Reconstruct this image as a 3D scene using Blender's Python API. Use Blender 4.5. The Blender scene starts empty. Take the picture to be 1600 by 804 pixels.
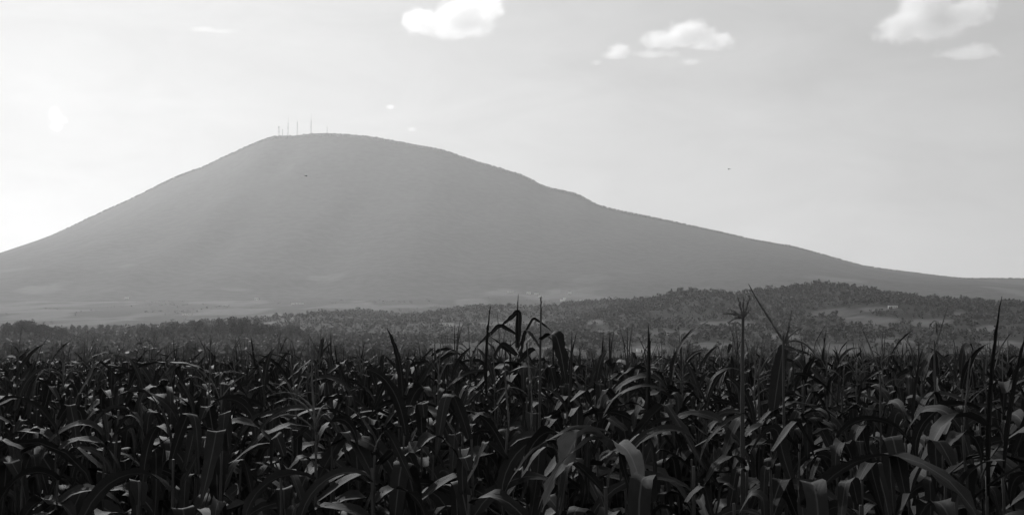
import bpy, math, random
import numpy as np
from mathutils import Matrix, Vector

random.seed(11)
rng = np.random.default_rng(11)
S = bpy.context.scene
COL = S.collection
PI = math.pi
rad = math.radians

# ------------------------------------------------------------------ camera
F = 1931.0                      # focal length in pixels of the 1600 px wide photograph
CAMZ = 2.70
PITCH = math.atan(151.0 / F)
cam_data = bpy.data.cameras.new('camera')
cam = bpy.data.objects.new('camera', cam_data)
COL.objects.link(cam)
cam_data.sensor_width = 36.0
cam_data.lens = 36.0 * F / 1600.0
cam_data.clip_start = 0.05
cam_data.clip_end = 80000.0
cam.location = (0, 0, CAMZ)
cam.rotation_euler = (PI / 2 + PITCH, 0, 0)
S.camera = cam
S.render.resolution_x, S.render.resolution_y = 1024, 514

# ------------------------------------------------------------------ sky, sun, exposure
SUN_AZ = rad(-21.5)             # left of the view direction (+Y)
SUN_EL = rad(31.0)
world = bpy.data.worlds.new('World')
S.world = world
world.use_nodes = True
wn, wl = world.node_tree.nodes, world.node_tree.links
wn.clear()
w_out = wn.new('ShaderNodeOutputWorld')
w_bg = wn.new('ShaderNodeBackground')
w_sky = wn.new('ShaderNodeTexSky')
w_sky.sky_type = 'NISHITA'
w_sky.sun_disc = False
w_sky.sun_elevation = SUN_EL
w_sky.sun_rotation = SUN_AZ
w_sky.altitude = 2500.0
w_sky.air_density = 1.0
w_sky.dust_density = 2.5
w_sky.ozone_density = 1.0
w_bw = wn.new('ShaderNodeRGBToBW')
wl.new(w_sky.outputs[0], w_bw.inputs[0])
# thin high veil of cloud over the whole sky, uneven
w_tc = wn.new('ShaderNodeTexCoord')
w_map = wn.new('ShaderNodeMapping')
w_map.inputs['Scale'].default_value = (1.0, 1.0, 3.2)
wl.new(w_tc.outputs['Generated'], w_map.inputs[0])
w_noise = wn.new('ShaderNodeTexNoise')
w_noise.inputs['Scale'].default_value = 4.2
w_noise.inputs['Detail'].default_value = 5.0
w_noise.inputs['Roughness'].default_value = 0.5
wl.new(w_map.outputs[0], w_noise.inputs['Vector'])
w_rng = wn.new('ShaderNodeMapRange')
w_rng.inputs['From Min'].default_value = 0.3
w_rng.inputs['From Max'].default_value = 0.75
w_rng.inputs['To Min'].default_value = 0.40
w_rng.inputs['To Max'].default_value = 0.70
wl.new(w_noise.outputs['Fac'], w_rng.inputs['Value'])
w_mix = wn.new('ShaderNodeMix')
w_mix.data_type = 'FLOAT'
w_mix.inputs['B'].default_value = 7.6
wl.new(w_rng.outputs[0], w_mix.inputs['Factor'])
wl.new(w_bw.outputs[0], w_mix.inputs['A'])
w_bg.inputs['Strength'].default_value = 0.10
w_n2 = wn.new('ShaderNodeTexNoise')
w_n2.inputs['Scale'].default_value = 7.0
w_n2.inputs['Detail'].default_value = 6.0
w_n2.inputs['Roughness'].default_value = 0.55
w_n2.inputs['Distortion'].default_value = 0.6
wl.new(w_map.outputs[0], w_n2.inputs['Vector'])
w_r2 = wn.new('ShaderNodeMapRange')
w_r2.inputs['From Min'].default_value = 0.3
w_r2.inputs['From Max'].default_value = 0.72
w_r2.inputs['To Min'].default_value = 0.93
w_r2.inputs['To Max'].default_value = 1.09
wl.new(w_n2.outputs['Fac'], w_r2.inputs['Value'])
w_mul = wn.new('ShaderNodeMath')
w_mul.operation = 'MULTIPLY'
wl.new(w_mix.outputs[0], w_mul.inputs[0])
wl.new(w_r2.outputs[0], w_mul.inputs[1])
wl.new(w_mul.outputs[0], w_bg.inputs['Color'])
wl.new(w_bg.outputs[0], w_out.inputs['Surface'])

sun_data = bpy.data.lights.new('sun', 'SUN')
sun = bpy.data.objects.new('sun', sun_data)
COL.objects.link(sun)
sun_data.energy = 3.0
sun_data.angle = rad(1.0)
SUN_DIR = Vector((math.sin(SUN_AZ) * math.cos(SUN_EL), math.cos(SUN_AZ) * math.cos(SUN_EL), math.sin(SUN_EL)))
sun.rotation_euler = SUN_DIR.to_track_quat('Z', 'Y').to_euler()
sun.location = (0, 0, 60)

S.view_settings.view_transform = 'Standard'
S.view_settings.look = 'None'
S.view_settings.exposure = -0.2
S.view_settings.gamma = 1.0
S.view_settings.use_curve_mapping = False
cy = S.cycles
cy.use_denoising = True
cy.max_bounces = 8
cy.diffuse_bounces = 2
cy.glossy_bounces = 2
cy.transmission_bounces = 3
cy.transparent_max_bounces = 8
cy.volume_bounces = 6
cy.use_adaptive_sampling = False
cy.sample_clamp_indirect = 4.0

# ------------------------------------------------------------------ helpers
CT, ST = math.cos(PITCH), math.sin(PITCH)


def at(px, py, Y):
    """world point seen at a pixel of the 1600 x 804 photograph, at forward distance Y"""
    xc, yc = (px - 800.0) / F, (402.0 - py) / F
    t = Y / (CT - yc * ST)
    return Vector((xc * t, Y, CAMZ + t * (ST + yc * CT)))


def tag(o, label=None, cat=None, group=None, kind=None):
    if label: o['label'] = label
    if cat: o['category'] = cat
    if group: o['group'] = group
    if kind: o['kind'] = kind
    return o


def link(name, data, parent=None):
    o = bpy.data.objects.new(name, data)
    COL.objects.link(o)
    if parent is not None:
        o.parent = parent
    return o


def empty(name, loc):
    o = bpy.data.objects.new(name, None)
    COL.objects.link(o)
    o.location = loc
    o.empty_display_size = 0.1
    return o


def mesh_np(name, V, Q, mats=(), uv=None, attrs=None, smooth=True, mat_idx=None):
    """mesh from numpy arrays; Q is (n,4) quads or (n,3) triangles or a list of both"""
    blocks = [np.asarray(q) for q in (Q if isinstance(Q, list) else [Q]) if len(q)]
    me = bpy.data.meshes.new(name)
    V = np.asarray(V, dtype=np.float32)
    me.vertices.add(len(V))
    me.vertices.foreach_set('co', V.ravel())
    loops = np.concatenate([b.ravel() for b in blocks]).astype(np.int32)
    sizes = np.concatenate([np.full(len(b), b.shape[1]) for b in blocks])
    starts = np.concatenate([[0], np.cumsum(sizes)[:-1]]).astype(np.int32)
    me.loops.add(len(loops))
    me.loops.foreach_set('vertex_index', loops)
    me.polygons.add(len(sizes))
    me.polygons.foreach_set('loop_start', starts)
    me.update(calc_edges=True)
    me.polygons.foreach_set('use_smooth', np.full(len(sizes), smooth, dtype=bool))
    if uv is not None:
        lay = me.uv_layers.new(name='UVMap')
        lay.data.foreach_set('uv', np.asarray(uv, dtype=np.float32)[loops].ravel())
    for k, a in (attrs or {}).items():
        at_ = me.attributes.new(k, 'FLOAT', 'POINT')
        at_.data.foreach_set('value', np.asarray(a, dtype=np.float32))
    for m in mats:
        me.materials.append(m)
    if mat_idx is not None:
        me.polygons.foreach_set('material_index', np.asarray(mat_idx, dtype=np.int32))
    me.validate()
    return me


class MB:
    """collects simple shapes into one mesh"""
    def __init__(self):
        self.V, self.Fc = [], []

    def box(self, c, s, rz=0.0):
        n = len(self.V)
        ca, sa = math.cos(rz), math.sin(rz)
        for dz in (-.5, .5):
            for dx, dy in ((-.5, -.5), (.5, -.5), (.5, .5), (-.5, .5)):
                x, y = dx * s[0], dy * s[1]
                self.V.append((c[0] + x * ca - y * sa, c[1] + x * sa + y * ca, c[2] + dz * s[2]))
        for f in ((3, 2, 1, 0), (4, 5, 6, 7), (0, 1, 5, 4), (1, 2, 6, 5), (2, 3, 7, 6), (3, 0, 4, 7)):
            self.Fc.append(tuple(n + i for i in f))
        return self

    def tube(self, pts, radii, sides=6, cap=True):
        n = len(self.V)
        pts = [Vector(p) for p in pts]
        up = Vector((0.13, 0.31, 0.94))
        for i, p in enumerate(pts):
            d = (pts[min(i + 1, len(pts) - 1)] - pts[max(i - 1, 0)]).normalized()
            a = d.cross(up)
            if a.length < 1e-3:
                a = d.cross(Vector((1, 0, 0)))
            a.normalize()
            b = d.cross(a).normalized()
            for k in range(sides):
                t = 2 * PI * k / sides
                self.V.append(tuple(p + (a * math.cos(t) + b * math.sin(t)) * radii[i]))
        for i in range(len(pts) - 1):
            for k in range(sides):
                k2 = (k + 1) % sides
                self.Fc.append((n + i * sides + k, n + (i + 1) * sides + k, n + (i + 1) * sides + k2, n + i * sides + k2))
        if cap:
            self.Fc.append(tuple(n + k for k in range(sides)))
            self.Fc.append(tuple(n + (len(pts) - 1) * sides + k for k in reversed(range(sides))))
        return self

    def quad(self, a, b, c, d):
        n = len(self.V)
        self.V += [tuple(a), tuple(b), tuple(c), tuple(d)]
        self.Fc.append((n, n + 1, n + 2, n + 3))
        return self

    def mesh(self, name, mat, smooth=False):
        me = bpy.data.meshes.new(name)
        me.from_pydata(self.V, [], self.Fc)
        me.materials.append(mat)
        me.polygons.foreach_set('use_smooth', np.full(len(me.polygons), smooth, dtype=bool))
        me.update()
        return me

    def build(self, name, mat, parent=None, smooth=False):
        return link(name, self.mesh(name, mat, smooth), parent)


_perm = rng.permutation(512)


def vnoise(x, y):
    xi, yi = np.floor(x).astype(int), np.floor(y).astype(int)
    fx, fy = x - xi, y - yi
    fx, fy = fx * fx * (3 - 2 * fx), fy * fy * (3 - 2 * fy)
    h = lambda a, b: _perm[(_perm[a % 512] + b) % 512] / 511.0
    return (h(xi, yi) * (1 - fx) + h(xi + 1, yi) * fx) * (1 - fy) + (h(xi, yi + 1) * (1 - fx) + h(xi + 1, yi + 1) * fx) * fy


def fbm(x, y, o=4):
    x, y = np.asarray(x, float), np.asarray(y, float)
    v, a, t = 0.0, 1.0, 0.0
    for k in range(o):
        v = v + a * vnoise(x * 2 ** k + 17.3 * k, y * 2 ** k + 5.7 * k)
        t += a
        a *= 0.5
    return v / t                                           # 0..1


_ONES = 'zeroth first second third fourth fifth sixth seventh eighth ninth tenth eleventh twelfth thirteenth fourteenth fifteenth sixteenth seventeenth eighteenth nineteenth'.split()
_TENS = {2: ('twentieth', 'twenty'), 3: ('thirtieth', 'thirty'), 4: ('fortieth', 'forty'), 5: ('fiftieth', 'fifty'), 6: ('sixtieth', 'sixty'), 7: ('seventieth', 'seventy'), 8: ('eightieth', 'eighty'), 9: ('ninetieth', 'ninety'), 10: ('hundredth', 'hundred'), 11: ('hundred and tenth', 'hundred and ten')}


def ordinal(n):
    if n < 20:
        return _ONES[n]
    t, u = divmod(n, 10)
    return _TENS[t][0] if u == 0 else _TENS[t][1] + '-' + _ONES[u]


# ------------------------------------------------------------------ materials (a black and white photograph: all greys)
def new_mat(name):
    m = bpy.data.materials.new(name)
    m.use_nodes = True
    nt = m.node_tree
    b = nt.nodes['Principled BSDF']
    return m, nt.nodes, nt.links, b


def grey_mat(name, lo, hi, scale, rough=0.85, spec=0.2, detail=5.0, coord='Object', bump=0.0):
    m, n, l, b = new_mat(name)
    tc = n.new('ShaderNodeTexCoord')
    nz = n.new('ShaderNodeTexNoise')
    nz.inputs['Scale'].default_value = scale
    nz.inputs['Detail'].default_value = detail
    l.new(tc.outputs[coord], nz.inputs['Vector'])
    r = n.new('ShaderNodeMapRange')
    r.inputs['From Min'].default_value = 0.3
    r.inputs['From Max'].default_value = 0.7
    r.inputs['To Min'].default_value = lo
    r.inputs['To Max'].default_value = hi
    l.new(nz.outputs['Fac'], r.inputs['Value'])
    l.new(r.outputs[0], b.inputs['Base Color'])
    b.inputs['Roughness'].default_value = rough
    b.inputs['Specular IOR Level'].default_value = spec
    if bump:
        bp = n.new('ShaderNodeBump')
        bp.inputs['Strength'].default_value = bump
        l.new(nz.outputs['Fac'], bp.inputs['Height'])
        l.new(bp.outputs[0], b.inputs['Normal'])
    return m


def leaf_mat(name, lo, hi, rib, trans, rough=0.5, spec=0.35):
    """maize blade: pale midrib, fine lengthwise veins, blotches, a little light passing through"""
    m, n, l, b = new_mat(name)
    uvn = n.new('ShaderNodeUVMap')
    sep = n.new('ShaderNodeSeparateXYZ')
    l.new(uvn.outputs[0], sep.inputs[0])
    info = n.new('ShaderNodeObjectInfo')
    tint = n.new('ShaderNodeAttribute')
    tint.attribute_name = 'tint'
    add = n.new('ShaderNodeMath'); add.operation = 'ADD'
    l.new(info.outputs['Random'], add.inputs[0])
    l.new(tint.outputs['Fac'], add.inputs[1])
    fr = n.new('ShaderNodeMath'); fr.operation = 'FRACT'
    l.new(add.outputs[0], fr.inputs[0])
    # blotches
    mp = n.new('ShaderNodeMapping')
    mp.inputs['Scale'].default_value = (2.0, 9.0, 1.0)
    l.new(uvn.outputs[0], mp.inputs[0])
    off = n.new('ShaderNodeCombineXYZ')
    l.new(fr.outputs[0], off.inputs[2])
    va = n.new('ShaderNodeVectorMath'); va.operation = 'ADD'
    l.new(mp.outputs[0], va.inputs[0]); l.new(off.outputs[0], va.inputs[1])
    nz = n.new('ShaderNodeTexNoise'); nz.inputs['Scale'].default_value = 1.6; nz.inputs['Detail'].default_value = 4.0
    l.new(va.outputs[0], nz.inputs['Vector'])
    mix1 = n.new('ShaderNodeMath'); mix1.operation = 'MULTIPLY_ADD'
    l.new(fr.outputs[0], mix1.inputs[0]); mix1.inputs[1].default_value = 0.55
    sc = n.new('ShaderNodeMath'); sc.operation = 'MULTIPLY'; sc.inputs[1].default_value = 0.6
    l.new(nz.outputs['Fac'], sc.inputs[0]); l.new(sc.outputs[0], mix1.inputs[2])
    rg = n.new('ShaderNodeMapRange')
    rg.inputs['From Min'].default_value = 0.2; rg.inputs['From Max'].default_value = 0.9
    rg.inputs['To Min'].default_value = lo; rg.inputs['To Max'].default_value = hi
    l.new(mix1.outputs[0], rg.inputs['Value'])
    # veins
    wv = n.new('ShaderNodeMath'); wv.operation = 'SINE'
    wm = n.new('ShaderNodeMath'); wm.operation = 'MULTIPLY'; wm.inputs[1].default_value = 120.0
    l.new(sep.outputs['X'], wm.inputs[0]); l.new(wm.outputs[0], wv.inputs[0])
    vm = n.new('ShaderNodeMath'); vm.operation = 'MULTIPLY_ADD'; vm.inputs[1].default_value = 0.07; vm.inputs[2].default_value = 1.0
    l.new(wv.outputs[0], vm.inputs[0])
    cv = n.new('ShaderNodeMath'); cv.operation = 'MULTIPLY'
    l.new(rg.outputs[0], cv.inputs[0]); l.new(vm.outputs[0], cv.inputs[1])
    # midrib (uv.x = 0.5)
    ab = n.new('ShaderNodeMath'); ab.operation = 'SUBTRACT'; ab.inputs[1].default_value = 0.5
    l.new(sep.outputs['X'], ab.inputs[0])
    aa = n.new('ShaderNodeMath'); aa.operation = 'ABSOLUTE'
    l.new(ab.outputs[0], aa.inputs[0])
    rr = n.new('ShaderNodeMapRange'); rr.interpolation_type = 'SMOOTHSTEP'
    rr.inputs['From Min'].default_value = 0.02; rr.inputs['From Max'].default_value = 0.055
    rr.inputs['To Min'].default_value = 1.0; rr.inputs['To Max'].default_value = 0.0
    l.new(aa.outputs[0], rr.inputs['Value'])
    mx = n.new('ShaderNodeMix'); mx.data_type = 'FLOAT'
    mx.inputs['B'].default_value = rib
    l.new(rr.outputs[0], mx.inputs['Factor']); l.new(cv.outputs[0], mx.inputs['A'])
    l.new(mx.outputs[0], b.inputs['Base Color'])
    b.inputs['Roughness'].default_value = rough
    b.inputs['Specular IOR Level'].default_value = spec
    bp = n.new('ShaderNodeBump'); bp.inputs['Strength'].default_value = 0.25; bp.inputs['Distance'].default_value = 0.002
    l.new(wv.outputs[0], bp.inputs['Height']); l.new(bp.outputs[0], b.inputs['Normal'])
    tr = n.new('ShaderNodeBsdfTranslucent')
    l.new(mx.outputs[0], tr.inputs['Color'])
    ms = n.new('ShaderNodeMixShader'); ms.inputs[0].default_value = trans
    out = n['Material Output']
    l.new(b.outputs[0], ms.inputs[1]); l.new(tr.outputs[0], ms.inputs[2])
    l.new(ms.outputs[0], out.inputs['Surface'])
    return m


M_LEAF = leaf_mat('corn_leaf', 0.010, 0.025, 0.060, 0.14, rough=0.6, spec=0.08)
M_DRY = leaf_mat('corn_leaf_dry', 0.025, 0.055, 0.07, 0.06, rough=0.8, spec=0.1)
M_WITHER = leaf_mat('corn_leaf_withered', 0.06, 0.12, 0.16, 0.08, rough=0.8, spec=0.1)
M_STALK = grey_mat('corn_stalk', 0.022, 0.045, 9.0, rough=0.55, spec=0.3)
M_TASSEL = grey_mat('corn_tassel', 0.06, 0.12, 40.0, rough=0.8)
M_SOIL = grey_mat('soil', 0.05, 0.11, 2.5, rough=0.95, bump=0.4)
M_TRUNK = grey_mat('bark', 0.05, 0.10, 3.0, rough=0.9, bump=0.4)
M_CROWN = grey_mat('tree_leaves', 0.09, 0.14, 0.6, rough=0.7)
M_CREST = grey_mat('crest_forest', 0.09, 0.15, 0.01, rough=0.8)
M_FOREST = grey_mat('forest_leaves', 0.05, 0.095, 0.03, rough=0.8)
M_WHITE = grey_mat('whitewash', 0.65, 0.80, 0.4, rough=0.8)
M_ROOF = grey_mat('house_roof', 0.30, 0.45, 0.6, rough=0.8)
M_TIN = grey_mat('tin_roof', 0.6, 0.75, 0.4, rough=0.45, spec=0.5)
M_DARK = grey_mat('dark_opening', 0.02, 0.04, 1.0, rough=0.4)
M_STEEL = grey_mat('mast_steel', 0.28, 0.4, 0.2, rough=0.6)
M_BIRD = grey_mat('feathers', 0.02, 0.04, 30.0, rough=0.8)


def land_mat(name, cover_lo, cover_hi, open_lo, open_hi, nscale):
    """land with a 'clear' attribute: 0 wood or scrub floor, 1 open field; patches of crops differ"""
    m, n, l, b = new_mat(name)
    tc = n.new('ShaderNodeTexCoord')
    at_ = n.new('ShaderNodeAttribute'); at_.attribute_name = 'clear'
    mp = n.new('ShaderNodeMapping'); mp.inputs['Scale'].default_value = (1.0, 0.45, 0.0)
    l.new(tc.outputs['Object'], mp.inputs[0])
    vo = n.new('ShaderNodeTexVoronoi'); vo.inputs['Scale'].default_value = nscale
    l.new(mp.outputs[0], vo.inputs['Vector'])
    bw = n.new('ShaderNodeSeparateColor')
    l.new(vo.outputs['Color'], bw.inputs[0])
    nz = n.new('ShaderNodeTexNoise'); nz.inputs['Scale'].default_value = nscale * 5; nz.inputs['Detail'].default_value = 6.0
    l.new(tc.outputs['Object'], nz.inputs['Vector'])
    r1 = n.new('ShaderNodeMapRange'); r1.inputs['To Min'].default_value = open_lo; r1.inputs['To Max'].default_value = open_hi
    l.new(bw.outputs[0], r1.inputs['Value'])
    r2 = n.new('ShaderNodeMapRange'); r2.inputs['From Min'].default_value = 0.3; r2.inputs['From Max'].default_value = 0.7
    r2.inputs['To Min'].default_value = cover_lo; r2.inputs['To Max'].default_value = cover_hi
    l.new(nz.outputs['Fac'], r2.inputs['Value'])
    mul = n.new('ShaderNodeMath'); mul.operation = 'MULTIPLY_ADD'; mul.inputs[1].default_value = 0.10
    l.new(nz.outputs['Fac'], mul.inputs[0]); l.new(r1.outputs[0], mul.inputs[2])
    mx = n.new('ShaderNodeMix'); mx.data_type = 'FLOAT'
    l.new(at_.outputs['Fac'], mx.inputs['Factor']); l.new(r2.outputs[0], mx.inputs['A']); l.new(mul.outputs[0], mx.inputs['B'])
    l.new(mx.outputs[0], b.inputs['Base Color'])
    b.inputs['Roughness'].default_value = 0.95
    b.inputs['Specular IOR Level'].default_value = 0.1
    return m


M_PLAIN = land_mat('plain_land', 0.010, 0.026, 0.014, 0.042, 0.011)
M_HILL = land_mat('hill_land', 0.013, 0.024, 0.018, 0.050, 0.012)
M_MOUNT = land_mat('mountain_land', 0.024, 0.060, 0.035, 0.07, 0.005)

# ------------------------------------------------------------------ terrain
def sstep(a, b, x):
    t = np.clip((np.asarray(x, float) - a) / (b - a), 0, 1)
    return t * t * (3 - 2 * t)


def ground_z(x, y):
    u = np.clip((np.asarray(y, float) - 900) / 4100, 0, 2.2)
    rise = 10 * sstep(450, 1000, y) * sstep(150, -60, x)
    return rise + 240 * np.where(u < 1, u ** 1.6, 1 + (u - 1) * 0.5) + (fbm(x / 400, y / 400, 3) - 0.5) * 16 * sstep(700, 2200, y)


def grid_mesh(name, xs, ys, zf, mat, clearf):
    X, Y = np.meshgrid(xs, ys)
    Z = zf(X, Y)
    V = np.stack([X, Y, Z], -1).reshape(-1, 3)
    nx, ny = len(xs), len(ys)
    i = np.arange((ny - 1) * (nx - 1))
    a = (i // (nx - 1)) * nx + i % (nx - 1)
    Q = np.stack([a, a + 1, a + nx + 1, a + nx], 1)
    return mesh_np(name, V, Q, [mat], attrs={'clear': clearf(X, Y).ravel()})


gx = np.concatenate([-np.geomspace(16000, 2100, 24), -np.linspace(2050, 40, 150), np.linspace(-30, 30, 9), np.geomspace(40, 16000, 110)])
gy = np.concatenate([np.linspace(-3000, -50, 12), np.linspace(0, 400, 40), np.linspace(410, 5400, 260), np.geomspace(5450, 15500, 40)])


def field_far(x):                                          # far edge of the maize field
    return np.interp(x, [-40, -20, 0, 40, 90], [62, 74, 105, 190, 230])


def plain_clear(X, Y):
    base = sstep(0.48, 0.60, fbm(X / 130 + 3, Y / 420, 4)) * sstep(1100, 1900, Y)
    strip = (Y > field_far(X) - 2) * (Y < field_far(X) + 160) * (X < -14)
    return np.maximum(base, strip * 1.0)


ground = link('ground', grid_mesh('ground', gx, gy, lambda X, Y: ground_z(X, Y), M_PLAIN, plain_clear))
tag(ground, kind='structure')
soil_ys = np.linspace(-6, 230, 60)
soil_xs = np.linspace(-100, 110, 40)
soil = link('field_soil', grid_mesh('field_soil', soil_xs, soil_ys, lambda X, Y: 0.03 + 0.03 * fbm(X * 2, Y * 2, 2), M_SOIL, lambda X, Y: X * 0))
soil.data.materials[0] = M_SOIL
# cut the soil sheet to the field outline
Vs = np.array([v.co[:] for v in soil.data.vertices])
Vs[:, 1] = np.where(Vs[:, 1] > 0, Vs[:, 1] / 230 * field_far(Vs[:, 0]), Vs[:, 1])
soil.data.vertices.foreach_set('co', Vs.astype(np.float32).ravel())
tag(soil, kind='structure')

# --- the mountain: skyline read off the photograph, placed 7.5 km away
MY = 7500.0
SKY = [(-700, 552), (-400, 515), (-200, 465), (0, 400), (50, 382), (110, 354), (160, 330), (200, 312), (240, 292), (285, 270), (320, 258), (350, 243),
       (375, 231), (400, 220), (420, 212), (435, 210), (465, 210), (480, 207), (500, 206), (535, 207), (580, 211), (640, 222), (690, 231),
       (710, 238), (740, 249), (790, 263), (820, 273), (850, 290), (890, 298), (910, 305), (930, 318), (960, 326), (1000, 334), (1060, 347),
       (1120, 360), (1180, 374), (1240, 384), (1300, 401), (1350, 415), (1400, 422), (1450, 428), (1500, 434), (1550, 434), (1600, 434),
       (1750, 440), (2000, 470), (2400, 540)]
mp_ = [at(px, py + 1.5, MY) for px, py in SKY]
_fx = np.linspace(mp_[0].x, mp_[-1].x, 1600)
_fz = np.interp(_fx, [p.x for p in mp_], [p.z for p in mp_])
_fz[6:-6] = np.convolve(_fz, np.ones(13) / 13, 'valid')
MXS, MZS = _fx, _fz


def mount_z(X, Y):
    X, Y = np.asarray(X, float), np.asarray(Y, float)
    zs = np.interp(X, MXS, MZS)
    wid = 3300.0 + 1500 * (fbm(X / 700 + 2, Y * 0 + 3.3, 3) - .5)
    u = np.abs(Y - MY) / np.where(Y < MY, wid, 4200.0)
    gz = ground_z(X, Y)
    g = np.clip(1 - u, 0, 1) ** 1.75
    rav = (np.abs(fbm(X / 520 + 0.3 * np.sin(Y / 700), Y / 2100, 4) - 0.5) * 2)
    z = gz + (zs - gz) * g - rav * 28 * sstep(0.02, 0.25, u) * np.clip(zs / 900, 0.1, 1) * sstep(0, 0.3, g)
    return z - 2 - 60 * sstep(.97, 1.0, u)


mxs = np.linspace(MXS[0], MXS[-1], 420)
mys = np.concatenate([np.linspace(MY - 4000, MY, 130), np.linspace(MY + 60, MY + 4200, 40)])
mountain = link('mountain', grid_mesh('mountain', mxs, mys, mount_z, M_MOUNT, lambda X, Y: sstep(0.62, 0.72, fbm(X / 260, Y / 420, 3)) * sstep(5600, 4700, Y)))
tag(mountain, kind='structure')

# --- the wooded hill in front, 2.1 km away
def ridge(pts, Y):
    p = [at(px, py, Y) for px, py in pts]
    return np.array([q.x for q in p]), np.array([q.z for q in p])


HY, FHY = 2100.0, 2700.0
HXS, HZS = ridge([(420, 553), (600, 549), (700, 540), (800, 524), (880, 504), (940, 484), (970, 476), (1000, 472), (1040, 460), (1070, 455), (1100, 456), (1140, 461), (1180, 456),
                  (1230, 449), (1270, 444), (1300, 446), (1340, 452), (1400, 462), (1440, 467), (1500, 469), (1560, 474), (1600, 480), (1700, 492), (1900, 520), (2200, 550)], HY)
FXS, FZS = ridge([(250, 540), (350, 520), (440, 501), (500, 497), (545, 490), (570, 487), (600, 490), (640, 494), (680, 492), (700, 488), (740, 481), (800, 479),
                  (850, 481), (880, 476), (940, 471), (1000, 469), (1100, 475), (1300, 490), (1500, 520)], FHY)


def hill_z(X, Y):
    X, Y = np.asarray(X, float), np.asarray(Y, float)
    zs = np.interp(X, HXS, HZS)
    u = np.abs(Y - HY) / np.where(Y < HY, 1250.0, 900.0)
    g = np.clip(1 - u, 0, 1) ** 1.5
    bump = (fbm(X / 150, Y / 190, 4) - 0.5) * 2
    gz = ground_z(X, Y)
    return gz + np.maximum(zs - gz, -15) * g + bump * 14 * sstep(0.04, 0.3, u) * sstep(1.0, 0.6, u) * np.clip((zs - gz) / 40, 0, 1) - 1 - 8 * sstep(0.9, 1.0, u)


def far_hill_z(X, Y):
    X, Y = np.asarray(X, float), np.asarray(Y, float)
    zs = np.interp(X, FXS, FZS)
    u = np.abs(Y - FHY) / np.where(Y < FHY, 1300.0, 700.0)
    g = np.clip(1 - u, 0, 1) ** 1.15
    bump = (fbm(X / 190 + 5, Y / 240, 4) - 0.5) * 2
    gz = ground_z(X, Y)
    return gz + np.maximum(zs - gz, -15) * g + bump * 9 * sstep(0.04, 0.3, u) * sstep(1.0, 0.6, u) - 1 - 8 * sstep(0.9, 1.0, u)


# clearings on the hill, in the photograph at these pixels (centre, half width, half height)
CLEAR = [(1130, 507, 42, 7), (1050, 520, 45, 6), (1010, 549, 34, 9), (1350, 500, 46, 9), (1300, 488, 40, 7), (1455, 505, 30, 7), (1370, 483, 30, 4),
         (940, 520, 26, 5), (930, 503, 14, 4), (1220, 525, 34, 5), (1110, 540, 40, 6), (1540, 512, 26, 6), (1500, 492, 20, 4), (700, 508, 16, 3),
         (600, 515, 30, 4), (1290, 545, 60, 8), (1400, 535, 40, 7), (1560, 540, 40, 7), (760, 520, 26, 4), (870, 545, 30, 5), (640, 540, 40, 6)]


def pix(X, Y, Z):
    dy, dz = Y, Z - CAMZ
    fw = dy * CT + dz * ST
    up = -dy * ST + dz * CT
    return 800 + F * X / fw, 402 - F * up / fw


def hill_clear(X, Y):
    P = pix(X, Y, hill_z(X, Y))
    wob = (fbm(X / 60, Y / 60, 3) - 0.5) * 1.5
    c = np.zeros_like(X, dtype=float)
    for cx, cy_, hw, hh in CLEAR:
        d = np.sqrt(((P[0] - cx) / hw) ** 2 + ((P[1] - cy_) / hh) ** 2) + wob
        c = np.maximum(c, sstep(1.25, 0.6, d))
    return c * (Y < HY)


hxs = np.linspace(HXS[0], HXS[-1], 360)
hys = np.concatenate([np.linspace(HY - 1250, HY, 150), np.linspace(HY + 20, HY + 900, 24)])
hill = link('hill', grid_mesh('hill', hxs, hys, hill_z, M_HILL, hill_clear))
tag(hill, kind='structure')
fhys = np.concatenate([np.linspace(FHY - 1300, FHY, 120), np.linspace(FHY + 20, FHY + 700, 20)])
far_hill = link('far_hill', grid_mesh('far_hill', np.linspace(FXS[0], FXS[-1], 260), fhys, far_hill_z, M_HILL,
                                      lambda X, Y: sstep(.60, .68, fbm(X / 120 + 31, Y / 200, 3))))
tag(far_hill, kind='structure')

# ------------------------------------------------------------------ trees
def ico(sub):
    t = (1 + 5 ** .5) / 2
    V = [(-1, t, 0), (1, t, 0), (-1, -t, 0), (1, -t, 0), (0, -1, t), (0, 1, t), (0, -1, -t), (0, 1, -t), (t, 0, -1), (t, 0, 1), (-t, 0, -1), (-t, 0, 1)]
    Fc = [(0, 11, 5), (0, 5, 1), (0, 1, 7), (0, 7, 10), (0, 10, 11), (1, 5, 9), (5, 11, 4), (11, 10, 2), (10, 7, 6), (7, 1, 8),
          (3, 9, 4), (3, 4, 2), (3, 2, 6), (3, 6, 8), (3, 8, 9), (4, 9, 5), (2, 4, 11), (6, 2, 10), (8, 6, 7), (9, 8, 1)]
    V = [np.array(v) / np.linalg.norm(v) for v in V]
    for _ in range(sub):
        cache, nf = {}, []
        def mid(a, b):
            k = (min(a, b), max(a, b))
            if k not in cache:
                m = V[a] + V[b]
                V.append(m / np.linalg.norm(m))
                cache[k] = len(V) - 1
            return cache[k]
        for a, b, c in Fc:
            ab, bc, ca = mid(a, b), mid(b, c), mid(c, a)
            nf += [(a, ab, ca), (b, bc, ab), (c, ca, bc), (ab, bc, ca)]
        Fc = nf
    return np.array(V), np.array(Fc)


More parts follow.
